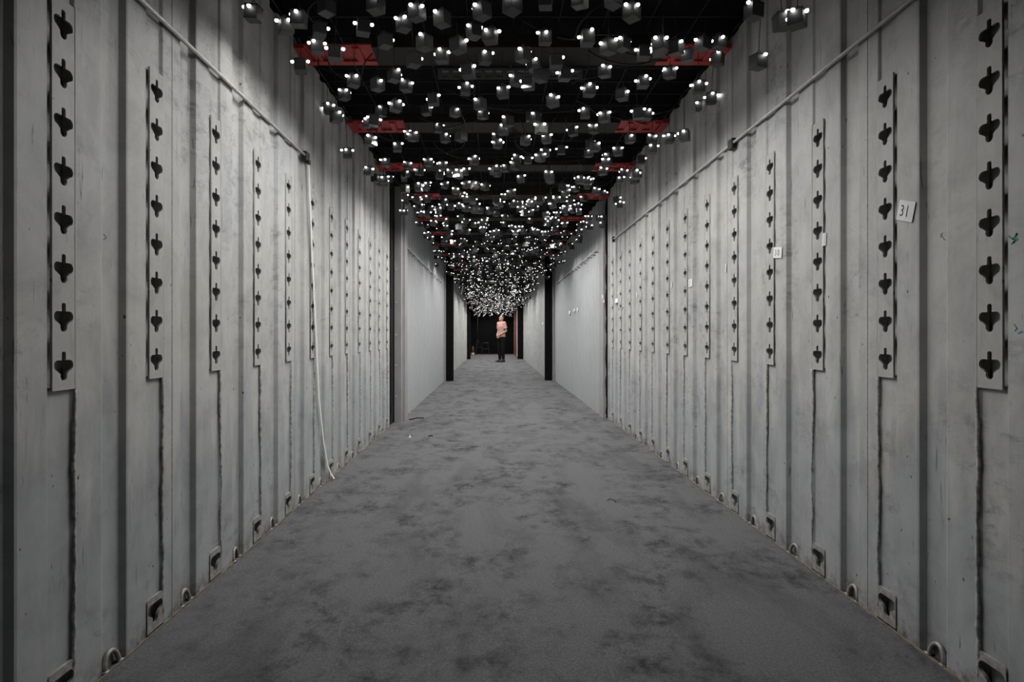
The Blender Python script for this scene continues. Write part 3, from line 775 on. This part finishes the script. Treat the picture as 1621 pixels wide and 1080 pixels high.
# trousers
bm = bmesh.new()
add_tube(bm, [(0, 0.01, 0.95), (0, 0.01, 0.88), (0, 0.01, 0.80)], [(0.160, 0.112), (0.168, 0.122), (0.165, 0.115)], 16, rz=(1, 0, 0))
for s in (-1, 1):
    h_, k_, a_ = leg(s)
    add_tube(bm, [h_ + V3((0, 0, 0.03)), h_.lerp(k_, 0.4), k_, k_.lerp(a_, 0.5), a_ + V3((0, 0, 0.015))], [0.094, 0.086, 0.070, 0.066, 0.058], 14)
tr = obj('trousers', bm, M['trousers'], person, True); remesh(tr, 0.011, 2)
for s in (-1, 1):
    a_ = leg(s)[2]; bm = bmesh.new()
    add_tube(bm, [a_ + V3((0, 0.062, -0.040)), a_ + V3((0, 0.03, -0.035)), a_ + V3((0, -0.07, -0.042)), a_ + V3((s * 0.01, -0.16, -0.056)), a_ + V3((s * 0.012, -0.205, -0.066))],
             [(0.035, 0.040), (0.043, 0.050), (0.049, 0.043), (0.045, 0.029), (0.025, 0.018)], 12, rz=(1, 0, 0))
    o = obj('shoe', bm, M['shoe'], person, True); remesh(o, 0.008, 2)
    bm = bmesh.new(); add_box(bm, tuple(a_ + V3((-0.044, -0.20, -0.085))), tuple(a_ + V3((0.044, 0.075, -0.072))), 0.006)
    obj('sole', bm, M['shoe'], o)
# hair cap, eyes, brows
bm = bmesh.new(); q = bmesh.ops.create_icosphere(bm, subdivisions=3, radius=0.094)
for v in list(q['verts']):
    c_ = v.co.copy()
    if c_.y < -0.045 + 0.0 and c_.z < 0.048 or c_.z < -0.035 or (c_.z < 0.0 and c_.y < 0.0): bm.verts.remove(v); continue
    v.co = head_c + HT @ (V3((c_.x * 0.87, c_.y * 1.07, c_.z * 1.03)) + V3((0, 0.013, 0.034)))
hair = obj('hair', bm, M['hair'], person, True)
so = hair.modifiers.new('thick', 'SOLIDIFY'); so.thickness = 0.008
for s in (-1, 1):
    bm = bmesh.new(); add_ball(bm, hp(s * 0.030, -0.078, 0.018), 0.010, 2, (1.2, 0.7, 0.7)); e_ = obj('eye', bm, M['eye'], person, True)
    bm = bmesh.new(); add_ball(bm, hp(s * 0.030, -0.084, 0.019), 0.005, 1); obj('iris', bm, M['hair'], e_, True)
    bm = bmesh.new(); add_tube(bm, [hp(s * 0.014, -0.088, 0.036), hp(s * 0.032, -0.086, 0.042), hp(s * 0.048, -0.074, 0.037)], 0.0035, 6); obj('eyebrow', bm, M['hair'], person)

# ------------------------------------------------------------------ things at the dark end
st = empty('light_stand', (-0.80, 29.6, 0)); tag(st, 'slim black tripod stand against the dark end wall', 'stand')
bm = bmesh.new(); add_tube(bm, [(0, 0, 0.45), (0, 0, 1.2), (0.01, 0, 2.15)], [0.016, 0.013, 0.010], 8); obj('pole', bm, M['dark_metal'], st, True)
for k in range(3):
    a = 2 * PI * k / 3 + 0.3; bm = bmesh.new()
    add_tube(bm, [(0.015 * math.cos(a), 0.015 * math.sin(a), 0.72), (0.34 * math.cos(a), 0.34 * math.sin(a), 0.012)], 0.011, 6)
    add_tube(bm, [(0, 0, 0.36), (0.19 * math.cos(a), 0.19 * math.sin(a), 0.34)], 0.006, 6); obj('leg', bm, M['dark_metal'], st)
bm = bmesh.new(); add_box(bm, (-0.05, -0.07, 2.12), (0.05, 0.05, 2.22), 0.01); add_tube(bm, [(0, -0.07, 2.17), (0, -0.11, 2.17)], 0.035, 10); obj('lamp_head', bm, M['dark_metal'], st)
so_ = empty('folding_stool', (-0.44, 29.9, 0)); tag(so_, 'low dark folding stool beside the tripod stand', 'stool')
bm = bmesh.new(); add_box(bm, (-0.17, -0.14, 0.55), (0.17, 0.14, 0.575), 0.008); obj('seat', bm, M['dark_metal'], so_)
for sx in (-1, 1):
    for sy in (-1, 1):
        bm = bmesh.new(); add_tube(bm, [(sx * 0.12, sy * 0.1, 0.55), (sx * 0.2, sy * 0.14, 0.0)], 0.011, 6); obj('leg', bm, M['dark_metal'], so_)
bm = bmesh.new(); add_tube(bm, [(-0.16, -0.12, 0.28), (0.16, -0.12, 0.28)], 0.008, 6); obj('rung', bm, M['dark_metal'], so_)
ca = empty('canister', (-1.02, 29.5, 0)); tag(ca, 'small orange and white canister on the floor at the dark end', 'canister')
bm = bmesh.new(); add_tube(bm, [(0, 0, 0.0), (0, 0, 0.09), (0, 0, 0.10)], [0.08, 0.08, 0.075], 14); obj('base', bm, M['paper'], ca, True)
bm = bmesh.new(); add_tube(bm, [(0, 0, 0.095), (0, 0, 0.32), (0, 0, 0.37), (0, 0, 0.40)], [0.065, 0.062, 0.035, 0.022], 14); obj('tank', bm, M['orange'], ca, True)
bm = bmesh.new(); add_tube(bm, [(-0.03, 0, 0.41), (0.0, 0, 0.43), (0.05, 0, 0.42)], 0.012, 8); obj('valve', bm, M['dark_metal'], ca, True)
